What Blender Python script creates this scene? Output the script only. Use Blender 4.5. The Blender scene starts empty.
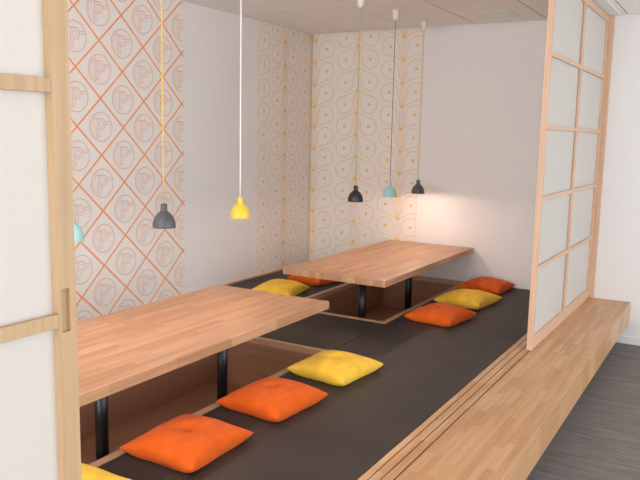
import bpy, bmesh, math, random
from mathutils import Vector, Matrix, noise
random.seed(7)
scene = bpy.context.scene
COL = scene.collection

# ------------------------------------------------------------------ camera
CAM_H = 1.2
FPX = 715.78
yaw, pitch, roll = -0.5293018, 0.1442699, 0.0200899
fw = Vector((math.sin(yaw)*math.cos(pitch), math.cos(yaw)*math.cos(pitch), -math.sin(pitch)))
rt0 = Vector((math.cos(yaw), -math.sin(yaw), 0)); up0 = rt0.cross(fw)
rt = math.cos(roll)*rt0 + math.sin(roll)*up0
up = -math.sin(roll)*rt0 + math.cos(roll)*up0
cam = bpy.data.cameras.new('camera'); cam.sensor_width = 36; cam.lens = FPX/640*36
cam.clip_start = 0.02
co = bpy.data.objects.new('camera', cam); COL.objects.link(co)
m = Matrix((rt, up, -fw)).transposed().to_4x4(); m.translation = (0, 0, CAM_H)
co.matrix_world = m
scene.camera = co

# ------------------------------------------------------------------ light
WORLD_STR = 0.95
BULB_W = 1.25
w = bpy.data.worlds.new('daylight'); scene.world = w; w.use_nodes = True
bg = w.node_tree.nodes['Background']
bg.inputs['Color'].default_value = (0.95, 0.975, 1.0, 1); bg.inputs['Strength'].default_value = WORLD_STR

def area(name, loc, target, sx, sy, power, color):
    l = bpy.data.lights.new(name, 'AREA'); l.shape = 'RECTANGLE'; l.size = sx; l.size_y = sy
    l.energy = power; l.color = color
    o = bpy.data.objects.new(name, l); COL.objects.link(o); o.location = loc
    o.rotation_euler = (Vector(target)-Vector(loc)).to_track_quat('-Z', 'Y').to_euler()
    return o
area('right_fill', (3.9, 2.6, 1.1), (0.0, 3.6, 0.9), 5.0, 2.0, 44, (0.78, 0.90, 1.0))  # unseen fill from the right, added for assumed cool daylight; no window modelled
area('front_fill', (-1.2, -2.9, 1.0), (-1.8, 3.0, 1.2), 4.4, 2.2, 68, (0.93, 0.965, 1.0))  # unseen fill behind the camera, added to lift the ceiling and back wall
area('overhead_fill', (-1.7, .7, 2.1), (-1.9, 2.6, 0), 1.4, 1.0, 16, (1.0, 0.96, 0.90))  # unseen fill from above, added so upward faces get more light

vs = scene.view_settings
vs.view_transform = 'Standard'; vs.look = 'None'; vs.gamma = 1; vs.use_curve_mapping = False
vs.exposure = 0.97

# ------------------------------------------------------------------ materials
def lin(c):
    return tuple((x/255/12.92 if x/255 <= .04045 else ((x/255+.055)/1.055)**2.4) for x in c) + (1,)

def newmat(name, rgb, rough=.6, spec=.5, metal=0):
    mt = bpy.data.materials.new(name); mt.use_nodes = True
    b = mt.node_tree.nodes['Principled BSDF']
    b.inputs['Base Color'].default_value = lin(rgb)
    b.inputs['Roughness'].default_value = rough
    b.inputs['Specular IOR Level'].default_value = spec
    b.inputs['Metallic'].default_value = metal
    return mt, mt.node_tree, b

def nmix(nt, fac, a, b, blend='MIX'):
    n = nt.nodes.new('ShaderNodeMix'); n.data_type = 'RGBA'; n.blend_type = blend
    for s, v in ((0, fac), (6, a), (7, b)):
        if hasattr(v, 'links'): nt.links.new(v, n.inputs[s])
        else: n.inputs[s].default_value = v
    return n.outputs[2]

def coords(nt, scale=(1, 1, 1), rot=(0, 0, 0)):
    tc = nt.nodes.new('ShaderNodeTexCoord'); mp = nt.nodes.new('ShaderNodeMapping')
    mp.inputs['Scale'].default_value = scale; mp.inputs['Rotation'].default_value = rot
    nt.links.new(tc.outputs['Object'], mp.inputs['Vector'])
    return mp.outputs['Vector']

def noisen(nt, vec, scale, detail=3, rough=.5):
    n = nt.nodes.new('ShaderNodeTexNoise'); n.inputs['Scale'].default_value = scale
    n.inputs['Detail'].default_value = detail; n.inputs['Roughness'].default_value = rough
    nt.links.new(vec, n.inputs['Vector']); return n.outputs['Fac']

def ramp(nt, fac, stops):
    r = nt.nodes.new('ShaderNodeValToRGB'); nt.links.new(fac, r.inputs['Fac'])
    while len(r.color_ramp.elements) < len(stops): r.color_ramp.elements.new(.5)
    for e, (p, c) in zip(r.color_ramp.elements, stops): e.position = p; e.color = c
    return r.outputs['Color']

def bump(nt, b, h, strength=.2, dist=.002):
    bn = nt.nodes.new('ShaderNodeBump'); bn.inputs['Strength'].default_value = strength
    bn.inputs['Distance'].default_value = dist
    nt.links.new(h, bn.inputs['Height']); nt.links.new(bn.outputs['Normal'], b.inputs['Normal'])

def butcher_block(name, c1, c2, rough=.4, stave=.045, length=.42, axis='Y'):
    """finger jointed staves running along the world Y axis"""
    mt, nt, b = newmat(name, c1, rough)
    tc = nt.nodes.new('ShaderNodeTexCoord'); sep = nt.nodes.new('ShaderNodeSeparateXYZ')
    nt.links.new(tc.outputs['Object'], sep.inputs[0])
    cmb = nt.nodes.new('ShaderNodeCombineXYZ')
    nt.links.new(sep.outputs['Y'], cmb.inputs['X']); nt.links.new(sep.outputs['X'], cmb.inputs['Y'])
    br = nt.nodes.new('ShaderNodeTexBrick')
    nt.links.new(cmb.outputs[0], br.inputs['Vector'])
    br.inputs['Scale'].default_value = 1; br.inputs['Mortar Size'].default_value = 0.0006
    br.inputs['Mortar Smooth'].default_value = 1
    br.inputs['Brick Width'].default_value = length; br.inputs['Row Height'].default_value = stave
    br.offset = .37; br.offset_frequency = 2; br.squash = .7; br.squash_frequency = 3
    br.inputs['Color1'].default_value = lin(c1); br.inputs['Color2'].default_value = lin(c2)
    mid = tuple((p+q)/2*.82 for p, q in zip(c1, c2)); br.inputs['Mortar'].default_value = lin(mid)
    g = coords(nt, (40, 1.6, 40)); gf = noisen(nt, g, 1.5, 4, .6)
    gr = ramp(nt, gf, [(.3, (.80, .78, .75, 1)), (.7, (1, 1, 1, 1))])
    big = noisen(nt, coords(nt, (3, .7, 3)), 1.3, 2)
    br2 = ramp(nt, big, [(.3, (.93, .91, .88, 1)), (.7, (1, 1, 1, 1))])
    c = nmix(nt, 1.0, nmix(nt, 1.0, br.outputs['Color'], gr, 'MULTIPLY'), br2, 'MULTIPLY')
    nt.links.new(c, b.inputs['Base Color'])
    bump(nt, b, gf, .08, .001)
    return mt

def plain_wood(name, rgb, rough=.5, scale=(60, 60, 2.5)):
    mt, nt, b = newmat(name, rgb, rough)
    g = noisen(nt, coords(nt, scale), 1.0, 4, .6)
    c = tuple(lin(rgb)[:3])
    dk = (c[0]*.82, c[1]*.78, c[2]*.72, 1)
    nt.links.new(ramp(nt, g, [(.3, dk), (.7, c+(1,))]), b.inputs['Base Color'])
    bump(nt, b, g, .08, .001)
    return mt

def painted(name, rgb, rough=.7, var=.02, bumpy=.05):
    mt, nt, b = newmat(name, rgb, rough, .3)
    n = noisen(nt, coords(nt), 2.5, 3)
    c = lin(rgb)
    a = tuple(x*(1-var) for x in c[:3])+(1,)
    nt.links.new(ramp(nt, n, [(.35, a), (.65, c)]), b.inputs['Base Color'])
    if bumpy: bump(nt, b, noisen(nt, coords(nt), 220, 2), bumpy, .001)
    return mt

def fabric(name, rgb, rough=.85):
    mt, nt, b = newmat(name, rgb, rough, .2)
    v = coords(nt)
    wv = nt.nodes.new('ShaderNodeTexWave'); wv.inputs['Scale'].default_value = 160; wv.inputs['Distortion'].default_value = 1.5
    nt.links.new(v, wv.inputs['Vector'])
    n = noisen(nt, v, 18, 4)
    c = lin(rgb); d = (c[0]*.88, c[1]*.84, c[2]*.8, 1)
    nt.links.new(ramp(nt, n, [(.35, d), (.65, c)]), b.inputs['Base Color'])
    b.inputs['Sheen Weight'].default_value = .05
    h = nt.nodes.new('ShaderNodeMath'); h.operation = 'ADD'
    nt.links.new(wv.outputs['Fac'], h.inputs[0]); nt.links.new(n, h.inputs[1])
    bump(nt, b, h.outputs[0], .25, .0015)
    return mt

M = {}
M['wall'] = painted('white painted plaster', (236, 232, 230))
M['paper'] = painted('wallpaper ground', (238, 231, 225), .75, .01, .03)
M['ceiling'] = painted('ceiling tile', (250, 246, 242), .9, .02, .2)
M['groove'] = newmat('ceiling tile joint', (150, 132, 124), .9)[0]
M['grille'] = newmat('white painted metal grille', (232, 230, 226), .5)[0]
M['orange_ink'] = newmat('orange wallpaper ink', (248, 160, 104), .7)[0]
M['pink_ink'] = newmat('pale pink wallpaper ink', (230, 174, 152), .7)[0]
M['yellow_ink'] = newmat('honey yellow wallpaper ink', (239, 202, 148), .7)[0]
M['dot_ink'] = newmat('amber wallpaper ink', (243, 196, 106), .7)[0]
M['table'] = butcher_block('oak butcher block table top', (218, 170, 134), (194, 142, 104), .36, .033, .36)
M['deck'] = butcher_block('birch finger jointed deck', (222, 176, 130), (202, 150, 104), .36, .034, .27)
M['rim'] = plain_wood('light wood edging', (210, 164, 128), .45, (50, 3, 50))
M['pit'] = plain_wood('brown veneer', (176, 128, 100), .4, (3, 3, 40))
M['shoji'] = plain_wood('pale spruce frame', (200, 168, 130), .5)
M['shoji_r'] = plain_wood('pale pinkish spruce frame', (222, 184, 156), .5)
M['pull_shade'] = plain_wood('shaded finger pull wood', (190, 158, 120), .5)  # frame wood darkened, shade of the recess put into the colour
M['black'] = newmat('black powder coated steel', (26, 26, 30), .35)[0]
M['slot'] = newmat('dark groove bottom', (96, 60, 40), .8)[0]

# tatami: dark woven mat
mt, nt, b = newmat('dark brown woven mat', (56, 49, 47), .55, .28)
v = coords(nt)
w1 = nt.nodes.new('ShaderNodeTexWave'); w1.inputs['Scale'].default_value = 90; w1.inputs['Distortion'].default_value = .6
w1.bands_direction = 'Y'; nt.links.new(v, w1.inputs['Vector'])
n1 = noisen(nt, v, 3, 3)
nt.links.new(ramp(nt, n1, [(.35, lin((54, 46, 44))), (.65, lin((63, 54, 50)))]), b.inputs['Base Color'])
bump(nt, b, w1.outputs['Fac'], .15, .001)
M['tatami'] = mt
# carpet: grey brown with fine streaks across
mt, nt, b = newmat('grey brown striped carpet', (96, 90, 88), .9, .2)
s1 = noisen(nt, coords(nt, (2.2, 34, 1), (0, 0, math.radians(-4))), 2.0, 4, .65)
s2 = noisen(nt, coords(nt), 160, 2)
cc = nmix(nt, .3, ramp(nt, s1, [(.3, lin((100, 94, 90))), (.7, lin((150, 143, 138)))]), ramp(nt, s2, [(.3, lin((90, 86, 82))), (.7, lin((160, 153, 148)))]))
nt.links.new(cc, b.inputs['Base Color']); bump(nt, b, s2, .4, .003)
M['carpet'] = mt
# translucent paper
def paper_mat(name, rgb):
    mt, nt, b = newmat(name, rgb, .6, .2)
    tr = nt.nodes.new('ShaderNodeBsdfTranslucent'); tr.inputs['Color'].default_value = lin(rgb)
    mx = nt.nodes.new('ShaderNodeMixShader'); mx.inputs[0].default_value = .35
    out = nt.nodes['Material Output']
    nt.links.new(b.outputs[0], mx.inputs[1]); nt.links.new(tr.outputs[0], mx.inputs[2]); nt.links.new(mx.outputs[0], out.inputs[0])
    n = noisen(nt, coords(nt), 60, 4, .7)
    c = lin(rgb); nt.links.new(ramp(nt, n, [(.3, tuple(x*.97 for x in c[:3])+(1,)), (.7, c)]), b.inputs['Base Color'])
    return mt
M['washi'] = paper_mat('white translucent paper', (230, 225, 219))
M['f_orange'] = fabric('orange cotton', (230, 98, 22))
M['f_yellow'] = fabric('yellow cotton', (252, 202, 68))
M['l_grey'] = newmat('dark grey lacquer', (88, 86, 88), .35)[0]
M['l_black'] = newmat('black lacquer', (48, 45, 46), .35)[0]
M['l_yellow'] = newmat('yellow lacquer', (245, 212, 66), .3)[0]
M['l_blue'] = newmat('pale aqua lacquer', (168, 212, 212), .35)[0]
M['l_white'] = newmat('white plastic', (236, 232, 228), .4)[0]
M['inner'] = newmat('white lamp lining', (238, 234, 228), .5)[0]
for k, c in dict(c_yellow=(226, 186, 96), c_white=(240, 238, 234), c_green=(168, 190, 140), c_purple=(140, 122, 128), c_ochre=(226, 200, 150)).items():
    M[k] = newmat('woven cable ' + k[2:], c, .8)[0]
mt, nt, b = newmat('warm glowing bulb', (255, 235, 200), .4)
b.inputs['Emission Color'].default_value = (1, .72, .42, 1); b.inputs['Emission Strength'].default_value = 6
M['bulb'] = mt

# ------------------------------------------------------------------ helpers
def obj(name, bm, mats, parent=None, smooth=False, loc=None):
    me = bpy.data.meshes.new(name); bm.to_mesh(me); bm.free()
    if not isinstance(mats, (list, tuple)): mats = [mats]
    for q in mats: me.materials.append(q)
    if smooth:
        for p in me.polygons: p.use_smooth = True
    o = bpy.data.objects.new(name, me); COL.objects.link(o)
    if parent: o.parent = parent
    if loc: o.location = loc
    return o

def tag(o, label=None, cat=None, group=None, kind=None):
    if label: o['label'] = label
    if cat: o['category'] = cat
    if group: o['group'] = group
    if kind: o['kind'] = kind
    return o

def empty(name, loc, label, cat, group=None, rz=0):
    o = bpy.data.objects.new(name, None); COL.objects.link(o); o.location = loc; o.rotation_euler = (0, 0, rz)
    o.empty_display_size = .1
    return tag(o, label, cat, group)

def box(bm, x0, x1, y0, y1, z0, z1, bev=0, mi=0):
    vs_ = [bm.verts.new(p) for p in ((x0,y0,z0),(x1,y0,z0),(x1,y1,z0),(x0,y1,z0),(x0,y0,z1),(x1,y0,z1),(x1,y1,z1),(x0,y1,z1))]
    fs = [bm.faces.new([vs_[i] for i in f]) for f in ((3,2,1,0),(4,5,6,7),(0,1,5,4),(1,2,6,5),(2,3,7,6),(3,0,4,7))]
    for f in fs: f.material_index = mi
    if bev:
        es = list({e for f in fs for e in f.edges})
        bmesh.ops.bevel(bm, geom=es, offset=bev, segments=2, affect='EDGES', profile=.5)
    return fs

def boxes(name, lst, mat, parent=None, bev=0, smooth=False, loc=None):
    bm = bmesh.new()
    for t in lst: box(bm, *t, bev=bev)
    return obj(name, bm, mat, parent, smooth, loc)

def lathe(bm, prof, seg=32, mi=0, c=(0, 0, 0)):
    rings = []
    for r, z in prof:
        if r < 1e-5: rings.append([bm.verts.new((c[0], c[1], c[2]+z))])
        else: rings.append([bm.verts.new((c[0]+r*math.cos(2*math.pi*i/seg), c[1]+r*math.sin(2*math.pi*i/seg), c[2]+z)) for i in range(seg)])
    for a, b_ in zip(rings, rings[1:]):
        for i in range(seg):
            j = (i+1) % seg
            if len(a) == 1 and len(b_) == 1: continue
            if len(a) == 1: f = bm.faces.new((a[0], b_[j], b_[i]))
            elif len(b_) == 1: f = bm.faces.new((a[i], a[j], b_[0]))
            else: f = bm.faces.new((a[i], a[j], b_[j], b_[i]))
            f.material_index = mi
    bmesh.ops.recalc_face_normals(bm, faces=bm.faces[:])

def tube(bm, pts, r, seg=8):
    pts = [Vector(p) for p in pts]; rings = []
    for i, p in enumerate(pts):
        d = (pts[min(i+1, len(pts)-1)]-pts[max(i-1, 0)]).normalized()
        a = Vector((1, 0, 0)) if abs(d.x) < .9 else Vector((0, 1, 0))
        u = d.cross(a).normalized(); v_ = d.cross(u)
        rings.append([bm.verts.new(p+r*(math.cos(2*math.pi*k/seg)*u+math.sin(2*math.pi*k/seg)*v_)) for k in range(seg)])
    for a, b_ in zip(rings, rings[1:]):
        for k in range(seg): bm.faces.new((a[k], a[(k+1) % seg], b_[(k+1) % seg], b_[k]))
    bm.faces.new(rings[0]); bm.faces.new(rings[-1][::-1])
    bmesh.ops.recalc_face_normals(bm, faces=bm.faces[:])

# ------------------------------------------------------------------ room
WX, WY, CZ, FZ = -3.5, 5.78, 2.12, -.325
XR, YN = 3.4, -2.2
def struct(o): o['kind'] = 'structure'; return o
struct(boxes('floor', [(WX-.1, XR, YN, WY+.1, FZ-.1, FZ)], M['carpet']))
WL = struct(boxes('wall_left', [(WX-.1, WX, YN, WY+.1, FZ, CZ+.1)], M['wall']))
WB = struct(boxes('wall_back', [(WX, XR, WY, WY+.1, FZ, CZ+.1)], M['wall']))
struct(boxes('baseboard_back', [(-.855, XR, WY-.012, WY, FZ, FZ+.06)], M['wall'], bev=.003))
# suspended ceiling: recessed joints between the tiles
xl = [WX, -3.09, -2.522, -1.955, -1.39, -.82, -.25, .32, .89, 1.46, 2.03, 2.6, 3.17, XR]
yl = [YN]
y = WY-.02-3*.0
ys = []
while y > YN: ys.append(y); y -= 1.14
yl = [YN]+sorted(ys)+[WY]
bm = bmesh.new()
box(bm, WX, XR, YN, WY, CZ+.004, CZ+.1, mi=1)
g = .005
for a, b_ in zip(xl, xl[1:]):
    for c, d in zip(yl, yl[1:]):
        if d-c < .05: continue
        box(bm, a+g, b_-g, c+g*.4, d-g*.4, CZ, CZ+.0045)
struct(obj('ceiling', bm, [M['ceiling'], M['groove']]))
# aluminium head track over the sliding screens
struct(boxes('trim_1', [(-1.075, -.865, -1.2, WY, CZ-.006, CZ)], M['grille']))
# air grille in the ceiling
vt = empty('ceiling_vent', (-1.66, 5.39, CZ), 'white slotted air grille set in the ceiling near the back wall', 'vent')
bm = bmesh.new()
for (a, b_, c, d) in ((-.13, .13, -.15, -.138), (-.13, .13, .138, .15), (-.13, -.118, -.138, .138), (.118, .13, -.138, .138)): box(bm, a, b_, c, d, -.003, 0)
obj('frame', bm, M['grille'], vt)
boxes('slat', [(-.118, .118, -.130+i*.047, -.105+i*.047, -.003, -.0005) for i in range(6)], M['grille'], vt)

# ------------------------------------------------------------------ wallpaper
LAYER = [0]
def strip(bm, pts, wdt, mp, mi, ok):
    """ink line: thin flat ribbon following pts (u,z) on the paper"""
    run = []
    LAYER[0] = (LAYER[0]+1) % 60
    mp0 = mp; lift = LAYER[0]*1.2e-5
    def mp(u, z):
        a = mp0(u, z)
        return (a[0], a[1]-lift, a[2]) if a[1] > WY-.01 and a[0] > WX+.003 else (a[0]+lift, a[1], a[2])
    def flush():
        if len(run) > 1:
            vs2 = []
            for i, p in enumerate(run):
                a = run[max(i-1, 0)]; c = run[min(i+1, len(run)-1)]
                d = Vector((c[0]-a[0], c[1]-a[1]))
                if d.length < 1e-7: d = Vector((1, 0))
                d.normalize(); n = Vector((-d.y, d.x))*wdt/2
                vs2.append((bm.verts.new(mp(p[0]+n.x, p[1]+n.y)), bm.verts.new(mp(p[0]-n.x, p[1]-n.y))))
            for (a, b1), (c, d1) in zip(vs2, vs2[1:]):
                f = bm.faces.new((a, b1, d1, c)); f.material_index = mi
        run.clear()
    for p in pts:
        if ok(*p): run.append(p)
        else: flush()
    flush()

def disc(bm, u, z, r, mp, mi, ok, n=14):
    if not ok(u, z): return
    f = bm.faces.new([bm.verts.new(mp(u+r*math.cos(2*math.pi*k/n), z+r*math.sin(2*math.pi*k/n))) for k in range(n)])
    f.material_index = mi

def seg(p, q, n=40): return [(p[0]+(q[0]-p[0])*i/n, p[1]+(q[1]-p[1])*i/n) for i in range(n+1)]
def arc(u, z, r, a0, a1, n=30, ry=None):
    ry = ry or r
    return [(u+r*math.cos(math.radians(a0+(a1-a0)*i/n)), z+ry*math.sin(math.radians(a0+(a1-a0)*i/n))) for i in range(n+1)]
def bez(p0, p1, p2, p3, n=12):
    return [tuple((1-t)**3*a+3*(1-t)**2*t*b_+3*(1-t)*t*t*c+t**3*d for a, b_, c, d in zip(p0, p1, p2, p3)) for t in [i/n for i in range(n+1)]]

# orange diamond lattice with ringed letter P
Y0, Y1 = 2.3, 4.01
bm = bmesh.new(); box(bm, WX, WX+.0015, Y0, Y1, 0, CZ)
mpL = lambda u, z: (WX+.0022, u, z)
mpL2 = lambda u, z: (WX+.0020, u, z)
okA = lambda u, z: Y0+.003 < u < Y1-.003 and .003 < z < CZ-.003
DU, DZ = .378, .3535
U0, Z0 = 3.415, 1.229
for k in range(-14, 15):
    for s in (1, -1):
        # lines through (U0+k*DU, Z0)
        p = (U0+k*DU-12*DU/2, Z0-12*s*DZ/2); q = (U0+k*DU+12*DU/2, Z0+12*s*DZ/2)
        strip(bm, seg(p, q, 400), .0112, mpL, 1, okA)
for i in range(-12, 12):
    for j in range(-8, 8):
        if (i+j) % 2 == 0: continue
        u = U0+i*DU/2; z = Z0+j*DZ/2
        if not (Y0-.1 < u < Y1+.1): continue
        R_ = .090
        strip(bm, arc(u, z, R_, 0, 360, 44), .005, mpL2, 2, okA)
        strip(bm, arc(u, z, R_*.86, 110, 250, 20), .003, mpL2, 2, okA)
        # the letter: outlined P with a round bowl and a foot, bar running out to the ring
        strip(bm, arc(u+.002, z+.018, .036, -150, 150, 28, .033), .0040, mpL2, 2, okA)
        strip(bm, arc(u+.002, z+.018, .018, 0, 360, 20), .0038, mpL2, 2, okA)
        strip(bm, seg((u-.030, z+.050), (u-.030, z-.060), 8)+seg((u-.030, z-.060), (u-.012, z-.064), 4), .0040, mpL2, 2, okA)
        strip(bm, seg((u-.052, z+.052), (u+.020, z+.051), 8), .0040, mpL2, 2, okA)
        strip(bm, seg((u-.012, z-.064), (u-.008, z-.014), 6), .0038, mpL2, 2, okA)
        strip(bm, seg((u+.030, z+.030), (u+.078, z+.036), 6), .0038, mpL2, 2, okA)
        strip(bm, seg((u+.034, z+.018), (u+.082, z+.020), 6), .0038, mpL2, 2, okA)
        strip(bm, bez((u-.052, z+.052), (u-.06, z+.03), (u-.05, z-.03), (u-.03, z-.06)), .0024, mpL2, 2, okA)
obj('wallpaper', bm, [M['paper'], M['orange_ink'], M['pink_ink']], WL)['label'] = 'wallpaper panel with orange diamonds and pale ringed letter P'

# honey coloured plume pattern
PITCH = .1945
def plume(bm, us, zn, up_, mp, ok):
    """us stem position, zn one node height, up_ +1 lobes above the node, -1 below"""
    k0 = int((zn)/PITCH)+2
    for k in range(-k0, 14):
        z = zn+k*PITCH
        if z > CZ+.3: break
        for s in (1, -1):
            cu, cz, r = us+s*.122, z+up_*.128, .080
            # outer lower sweep and inner side, joined by the round bulb
            if up_ > 0:
                A = (cu+s*.045, cz-r*.83); 
                strip(bm, bez((us, z), (us+s*.03, z+.02), (cu-s*.03, cz-r*1.02), A)+
                      arc(cu, cz, r, -56 if s > 0 else 236, 90 if s > 0 else 90, 16)+
                      arc(cu, cz, r, 90, 165 if s > 0 else 15, 10)+
                      bez((cu-s*r*.97, cz+.02), (cu-s*r*1.02, cz-.04), (us+s*.028, z+.05), (us+s*.004, z), 10), .0068, mp, 1, ok)
            else:
                A = (cu+s*.045, cz+r*.83)
                strip(bm, bez((us, z), (us+s*.03, z-.02), (cu-s*.03, cz+r*1.02), A)+
                      arc(cu, cz, r, 56 if s > 0 else 124, -90 if s > 0 else 270, 16)+
                      arc(cu, cz, r, -90 if s > 0 else 270, -165 if s > 0 else 345-150+0 if False else (-165 if s > 0 else 345-0), 10)[:0]+
                      ([(cu-r*math.cos(math.radians(a)), cz-r*math.sin(math.radians(a))) for a in range(85, -15, -10)] if s > 0 else
                       [(cu+r*math.cos(math.radians(a)), cz-r*math.sin(math.radians(a))) for a in range(85, -15, -10)])+
                      bez((cu-s*r*.97, cz-.02+.034), (cu-s*r*1.02, cz+.05), (us+s*.028, z-.05), (us+s*.004, z), 10), .0068, mp, 1, ok)
            disc(bm, cu, cz, .014, mp, 2, ok)
            strip(bm, bez((us+s*.002, z), (us+s*.022, z+up_*.05), (us+s*.020, z+up_*.12), (us+s*.018, z+up_*PITCH), 8), .0048, mp, 1, ok)
        strip(bm, seg((us, z), (us, z+up_*PITCH), 6), .0048, mp, 1, ok)
        # little fan at the node
        if ok(us, z) and ok(us+.02, z) and ok(us-.02, z) and ok(us, z+.03) and ok(us, z-.03):
            f = bm.faces.new([bm.verts.new(Vector(mp(us+a, z+up_*c))+(Vector((0, -.0012, 0)) if mp is mp2 else Vector((.0012, 0, 0)))) for a, c in ((0, -.010), (.010, -.002), (.022, .014), (.008, .010), (0, .020), (-.008, .010), (-.022, .014), (-.010, -.002))]); f.material_index = 2

YA = 4.913
bm = bmesh.new(); box(bm, WX, WX+.0015, YA, WY, 0, CZ)
mp1 = lambda u, z: (WX+.0022, u, z)
mp2 = lambda u, z: (u, WY-.0022, z)
ok1 = lambda u, z: YA+.003 < u < WY-.004 and .003 < z < CZ-.003
plume(bm, 4.885, 1.848, 1, mp1, ok1); plume(bm, 5.325, 2.011, -1, mp1, ok1); plume(bm, 5.775, 1.850, 1, mp1, ok1)
obj('wallpaper', bm, [M['paper'], M['yellow_ink'], M['dot_ink']], WL)['label'] = 'wallpaper panel with honey coloured plumes on left wall'
XB = -2.412
bm = bmesh.new(); box(bm, WX+.002, XB, WY-.0015, WY, 0, CZ)
mp2 = lambda u, z: (u, WY-.0022, z)
ok2 = lambda u, z: WX+.004 < u < XB-.003 and .003 < z < CZ-.003
plume(bm, -3.467, 1.850, 1, mp2, ok2); plume(bm, -3.027, 2.003, -1, mp2, ok2); plume(bm, -2.588, 1.848, 1, mp2, ok2)
strip(bm, [(XB-.004, .01+i*.1) for i in range(22)], .004, mp2, 1, lambda u, z: z < CZ)
obj('wallpaper', bm, [M['paper'], M['yellow_ink'], M['dot_ink']], WB)['label'] = 'wallpaper panel with honey coloured plumes on back wall'

# ------------------------------------------------------------------ raised platform
PX0, PX1 = -2.70, -1.95         # pits
PF0, PF1 = .9, 3.375
PB0, PB1 = 4.165, WY-.003
DX0, DX1 = -1.075, -.64
YS = -1.2
RW = .036
pl = empty('raised_platform', (-2.3, 3.0, FZ), 'raised wooden seating platform with two sunken leg wells under the tables', 'platform')
def P(t): return (t[0]+2.3, t[1]+2.3, t[2]-3.0, t[3]-3.0, t[4]-FZ, t[5]-FZ)
def pboxes(name, lst, mat, bev=0): return boxes(name, [P(t) for t in lst], mat, pl, bev)
pboxes('base', [(WX+.003, PX0-.012, YS, WY-.003, FZ, -.0305), (PX1+.012, DX0-.002, YS, WY-.003, FZ, -.0305), (PX0-.012, PX1+.012, YS, PF0-.012, FZ, -.0305),
                (PX0-.012, PX1+.012, PF1+.012, PB0-.012, FZ, -.0305)], M['pit'])
def ring(name, x0, x1, y0, y1, t, z0, z1, mat, bev=0, end=True):
    l = [(x0-t, x0, y0-t, y1, z0, z1), (x1, x1+t, y0-t, y1, z0, z1), (x0, x1, y0-t, y0, z0, z1)]
    if end: l.append((x0-t, x1+t, y1, y1+t, z0, z1))
    else: l.append((x0, x1, y1-t, y1, z0, z1))
    return pboxes(name, l, mat, bev)
for (a, b_, e) in ((PF0, PF1, True), (PB0, PB1, False)):
    ring('well_lining', PX0, PX1, a, b_, .012, FZ+.001, -.03, M['pit'], end=e)
    pboxes('well_floor', [(PX0, PX1, a, b_-(.013 if not e else 0), FZ+.001, FZ+.010)], M['pit'])
    ring('edging', PX0, PX1, a, b_, RW, -.03, .003, M['rim'], end=e)
pboxes('wall_edging', [(WX+.003, WX+.014, YS, WY-.003, -.03, .008)], M['rim'])

def mat_thing(bx, label):
    cx, cy = (bx[0]+bx[1])/2, (bx[2]+bx[3])/2
    bm = bmesh.new(); box(bm, bx[0]-cx, bx[1]-cx, bx[2]-cy, bx[3]-cy, 0, .03, bev=.004)
    o = obj('tatami_mat', bm, M['tatami'], loc=(cx, cy, -.03))
    tag(o, label, 'mat', 'dark mats covering the platform')
mat_thing((PX1+RW+.001, DX0-.001, YS, WY-.001), 'long dark brown mat between the table wells and the wooden deck')
mat_thing((PX0-RW+.0, PX1+RW-.001, PF1+RW+.001, PB0-RW-.001), 'short dark brown mat filling the gap between the two table wells')
mat_thing((WX+.021, PX0-RW-.001, YS, WY-.001), 'dark brown mat along the left wall, under the far side cushions')

# ------------------------------------------------------------------ deck with sliding tracks
dk = empty('wooden_deck', (-.85, 2.3, FZ), 'light finger jointed wooden deck step with three sliding door grooves', 'deck')
gro = [-1.045, -1.006, -.966]
gw = .006
bm = bmesh.new()
L0, L1 = YS-2.3, WY-2.303
def zz(z): return z-FZ
xs = DX0
for gx in gro:
    box(bm, xs+.85, gx-gw/2+.85, L0, L1, zz(-.02), zz(.0))
    xs = gx+gw/2
box(bm, xs+.85, DX1+.85, L0, L1, zz(-.02), zz(0), bev=.0025)
box(bm, DX0+.85, DX1-.001+.85, L0, L1, zz(-.04), zz(-.0201))
obj('deck_board', bm, M['deck'], dk)
bm = bmesh.new()
for gx in gro: box(bm, gx-gw/2+.85, gx+gw/2+.85, L0, L1, zz(-.0199), zz(-.006))
obj('groove', bm, M['slot'], dk)
boxes('fascia', [(DX1-.03+.85, DX1-.0005+.85, L0, L1, zz(-.155), zz(-.0405))], M['deck'], dk)
boxes('underframe', [(DX0+.85, -.86+.85, L0, L1, 0, zz(-.0405))], M['pit'], dk)

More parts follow.
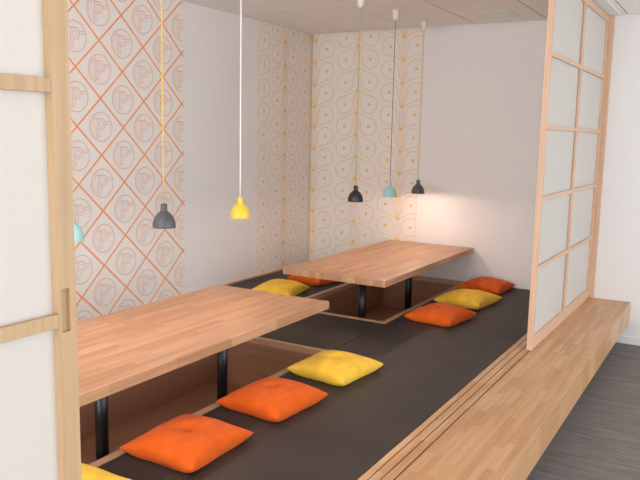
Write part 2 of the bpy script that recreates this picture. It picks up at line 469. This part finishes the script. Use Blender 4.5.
# ------------------------------------------------------------------ shoji screens
def shoji(loc, length, label, mat, rz=0, pull=None, mv=.024):
    """local: x across (front +x), y from 0 to length, z up from the deck"""
    t = empty('shoji_screen', loc, label, 'sliding screen', 'sliding paper screens', rz)
    H = 2.106; th = .030; st = .038; z0, z1 = .075, 2.065; mu = .024
    boxes('stile', [(-th, 0, 0, st, 0, H)], mat, t, .0015)
    if pull:        # far stile with a routed finger pull
        a, b_, c, d = length-.032, length-.013, .853, .930
        boxes('stile', [(-th, -.009, length-st, length, 0, H), (-.009, 0, length-st, a, 0, H), (-.009, 0, b_, length, 0, H), (-.009, 0, a, b_, 0, c), (-.009, 0, a, b_, d, H)], mat, t)
        boxes('finger_pull', [(-.009, -.0075, a, b_, c, d)], M['pull_shade'], t)
    else:
        boxes('stile', [(-th, 0, length-st, length, 0, H)], mat, t, .0015)
    boxes('bottom_rail', [(-th, -.001, st, length-st, .0, z0)], mat, t, .0015)
    boxes('top_rail', [(-th, -.001, st, length-st, z1, H)], mat, t, .0015)
    for k in range(1, 5):
        z = .08+k*.3975
        boxes('muntin', [(-.012, -.0005, st, length/2-mv/2, z-mu/2, z+mu/2), (-.012, -.0005, length/2+mv/2, length-st, z-mu/2, z+mu/2)], mat, t, .001)
    boxes('muntin', [(-.013, -.0003, length/2-mv/2, length/2+mv/2, z0, z1)], mat, t, .001)
    boxes('paper_pane', [(-.018, -.0155, st, length-st, z0, z1)], M['washi'], t)
    return t
shoji((-.952, 4.06, .001), WY-4.06-.042, 'tall paper sliding screen with ten panes standing on the deck against the back wall', M['shoji_r'], -math.radians(.45), mv=.042)
tag(boxes('wall_jamb_post', [(-.035, .045, -.018, .017, 0, CZ-.008)], M['shoji_r'], None, .002, loc=(-.95, WY-.019, .001)), 'pale wooden jamb post on the back wall closing the gap behind the far paper screen', 'post')
shoji((-.988, -.895, .001), 1.74, 'near paper sliding screen at the left edge of the photo, with a finger pull', M['shoji'], 0, True)

# ------------------------------------------------------------------ tables
def table(y0, y1, label, cx=-2.275):
    cx, cy = cx, (y0+y1)/2
    t = empty('low_table', (cx, cy, FZ), label, 'table', 'low wooden tables')
    L = (y1-y0)/2
    bm = bmesh.new(); box(bm, -.392, .38, -L, L, .30-.042-FZ, .30-FZ, bev=.002); obj('tabletop', bm, M['table'], t)
    for s in (-1, 1):
        bm = bmesh.new(); tube(bm, [(0, s*.415, .022), (0, s*.415, .30-.05-FZ)], .028, 20); lg = obj('leg', bm, M['black'], t, True)
        for p in lg.data.polygons:
            if len(p.vertices) > 4: p.use_smooth = False
        boxes('foot_plate', [(-.16, .16, s*.415-.08, s*.415+.08, .011, .021)], M['black'], lg, .002)
        boxes('mounting_plate', [(-.26, .26, s*.415-.04, s*.415+.04, .30-.05-FZ, .30-.0425-FZ)], M['black'], lg)
table(1.6, 3.355, 'long low butcher block table in the foreground with black post legs')
table(4.04, 5.755, 'low butcher block table beside the back wall with black post legs', -2.262)

# ------------------------------------------------------------------ pendant lamps
def lamp(x, y, shade, cord, cordr, sname, label, zb=.768, sway=0):
    t = empty('pendant_lamp', (x, y, zb), label, 'lamp', 'small pendant lamps over the tables')
    prof = [(.0525, 0), (.0532, .008), (.0515, .026), (.0455, .044), (.0355, .060), (.0235, .071), (.0168, .076), (.0150, .081), (.0150, .104), (.0135, .109), (.004, .111), (0, .111)]
    inner = [(.0508, .001), (.0512, .010), (.0495, .026), (.0435, .042), (.0335, .058), (.0215, .068), (0, .073)]
    bm = bmesh.new()
    lathe(bm, prof, 36)
    o = obj('lamp_shade', bm, M[shade], t, True)
    bm = bmesh.new(); lathe(bm, [(.0525, 0)]+inner, 36); obj('shade_lining', bm, M['inner'], o, True)
    bm = bmesh.new(); lathe(bm, [(0, .018), (.009, .020), (.0140, .026), (.015, .034), (.012, .044), (.009, .052), (.009, .066), (0, .066)], 16); bb = obj('bulb', bm, M['bulb'], t, True)
    bm = bmesh.new(); tube(bm, [(0, 0, .110)]+[(sway*math.sin(math.pi*k/8), 0, .110+(CZ-zb-.05-.110)*k/8) for k in range(1, 8)]+[(0, 0, CZ-zb-.05)], cordr, 8); obj('cord', bm, M[cord], t, True)
    H = CZ-zb
    bm = bmesh.new(); lathe(bm, [(0, H-.075), (.012, H-.075), (.018, H-.066), (.024, H-.03), (.027, H-.001), (0, H-.001)], 24); obj('ceiling_cup', bm, M['l_white'], t, True)
    l = bpy.data.lights.new('bulb_light', 'POINT'); l.energy = BULB_W; l.color = (1, .74, .58); l.shadow_soft_size = .006
    lo = bpy.data.objects.new('bulb_light', l); COL.objects.link(lo); lo.location = (0, 0, .006); lo.parent = t
lamp(-2.275, 1.925, 'l_blue', 'c_purple', .0025, '', 'pale aqua pendant lamp half hidden behind the near paper screen')
lamp(-2.275, 2.463, 'l_grey', 'c_yellow', .0036, '', 'dark grey pendant lamp on a yellow cord before the orange diamond wallpaper')
lamp(-2.275, 3.045, 'l_yellow', 'c_white', .0042, '', 'yellow pendant lamp on a thick white cord above the front table', .762)
lamp(-2.275, 4.36, 'l_black', 'c_green', .0028, '', 'black pendant lamp on a thin green cord over the back table', .758)
lamp(-2.275, 4.915, 'l_blue', 'c_purple', .0028, '', 'pale aqua pendant lamp on a purplish grey cord over the back table', .758)
lamp(-2.275, 5.46, 'l_grey', 'c_ochre', .0028, '', 'dark grey pendant lamp closest to the back wall on an ochre cord', .75)

# ------------------------------------------------------------------ cushions
def cushion(x, y, rz, mat, label, ax=.173, ay=.192, h=.100, seed=0, tilt=(0, 0), group='square floor cushions'):
    t = empty('floor_cushion', (x, y, 0.0), label, 'cushion', group, rz)
    N = 36; bm = bmesh.new()
    def pt(u, v_, top):
        pin = 1-.12*(1-v_*v_)*abs(u)**3; piv = 1-.12*(1-u*u)*abs(v_)**3
        px = ax*u*pin; py = ay*v_*piv
        prof = (max(0, (1-u**2))*max(0, (1-v_**2)))**.42
        d2 = (px*px+py*py)
        n = noise.noise(Vector((u*1.8+seed*3.1, v_*1.8, seed)))*.008*prof
        edge = .030+.006*noise.noise(Vector((u*1.5, v_*1.5, seed+7)))
        corner = (abs(u)*abs(v_))**6
        edge += .003*corner
        if top:
            z = edge+(h-.035)*prof*(1-.36*math.exp(-d2/.0007)-.08*math.exp(-d2/.005))+n
            # radiating tufting folds
            a = math.atan2(py, px)
            z += .0035*math.cos(a*5+seed)*math.exp(-d2/.004)*(1-math.exp(-d2/.0006))
        else:
            z = max(.001, edge-.034*min(1, prof*2.2))
        return (px, py, z)
    vt_, vb = {}, {}
    for i in range(N+1):
        for j in range(N+1):
            u = math.sin((i/N*2-1)*math.pi/2)*.35+(i/N*2-1)*.65; v_ = math.sin((j/N*2-1)*math.pi/2)*.35+(j/N*2-1)*.65
            vt_[i, j] = bm.verts.new(pt(u, v_, True))
            vb[i, j] = vt_[i, j] if i in (0, N) or j in (0, N) else bm.verts.new(pt(u, v_, False))
    for i in range(N):
        for j in range(N):
            bm.faces.new((vt_[i, j], vt_[i+1, j], vt_[i+1, j+1], vt_[i, j+1]))
            bm.faces.new((vb[i, j+1], vb[i+1, j+1], vb[i+1, j], vb[i, j]))
    cz = pt(0, 0, True)[2]
    obj('cover', bm, mat, t, True)
    bm = bmesh.new(); lathe(bm, [(0, cz-.004), (.008, cz-.003), (.0105, cz+.001), (.008, cz+.004), (0, cz+.0055)], 16); obj('button', bm, mat, t, True)
    return t
FO, FY = M['f_orange'], M['f_yellow']
cushion(-1.79, 1.455, .05, FY, 'yellow floor cushion cut off at the bottom left of the photo, beside the near screen', seed=1)
cushion(-1.74, 2.005, .02, FO, 'orange floor cushion nearest the camera whose whole shape shows', seed=2)
cushion(-1.725, 2.56, -.07, FO, 'orange floor cushion in the middle of the front table side, between orange and yellow ones', seed=3)
cushion(-1.705, 3.10, -.10, FY, 'yellow floor cushion beside the far corner of the front table', seed=4)
cushion(-1.655, 4.45, -.15, FO, 'orange floor cushion at the near corner of the back table', seed=5)
cushion(-1.66, 5.02, -.12, FY, 'yellow floor cushion between two orange ones beside the back table', ax=.182, ay=.20, seed=6)
cushion(-1.69, 5.55, -.05, FO, 'orange floor cushion touching the back wall corner of the mat', seed=8)
cushion(-2.98, 4.50, .15, FY, 'yellow floor cushion on the left wall mat behind the front table', seed=9)
cushion(-2.98, 5.06, -.15, FO, 'orange floor cushion on the left wall mat half hidden under the back table top', seed=11)
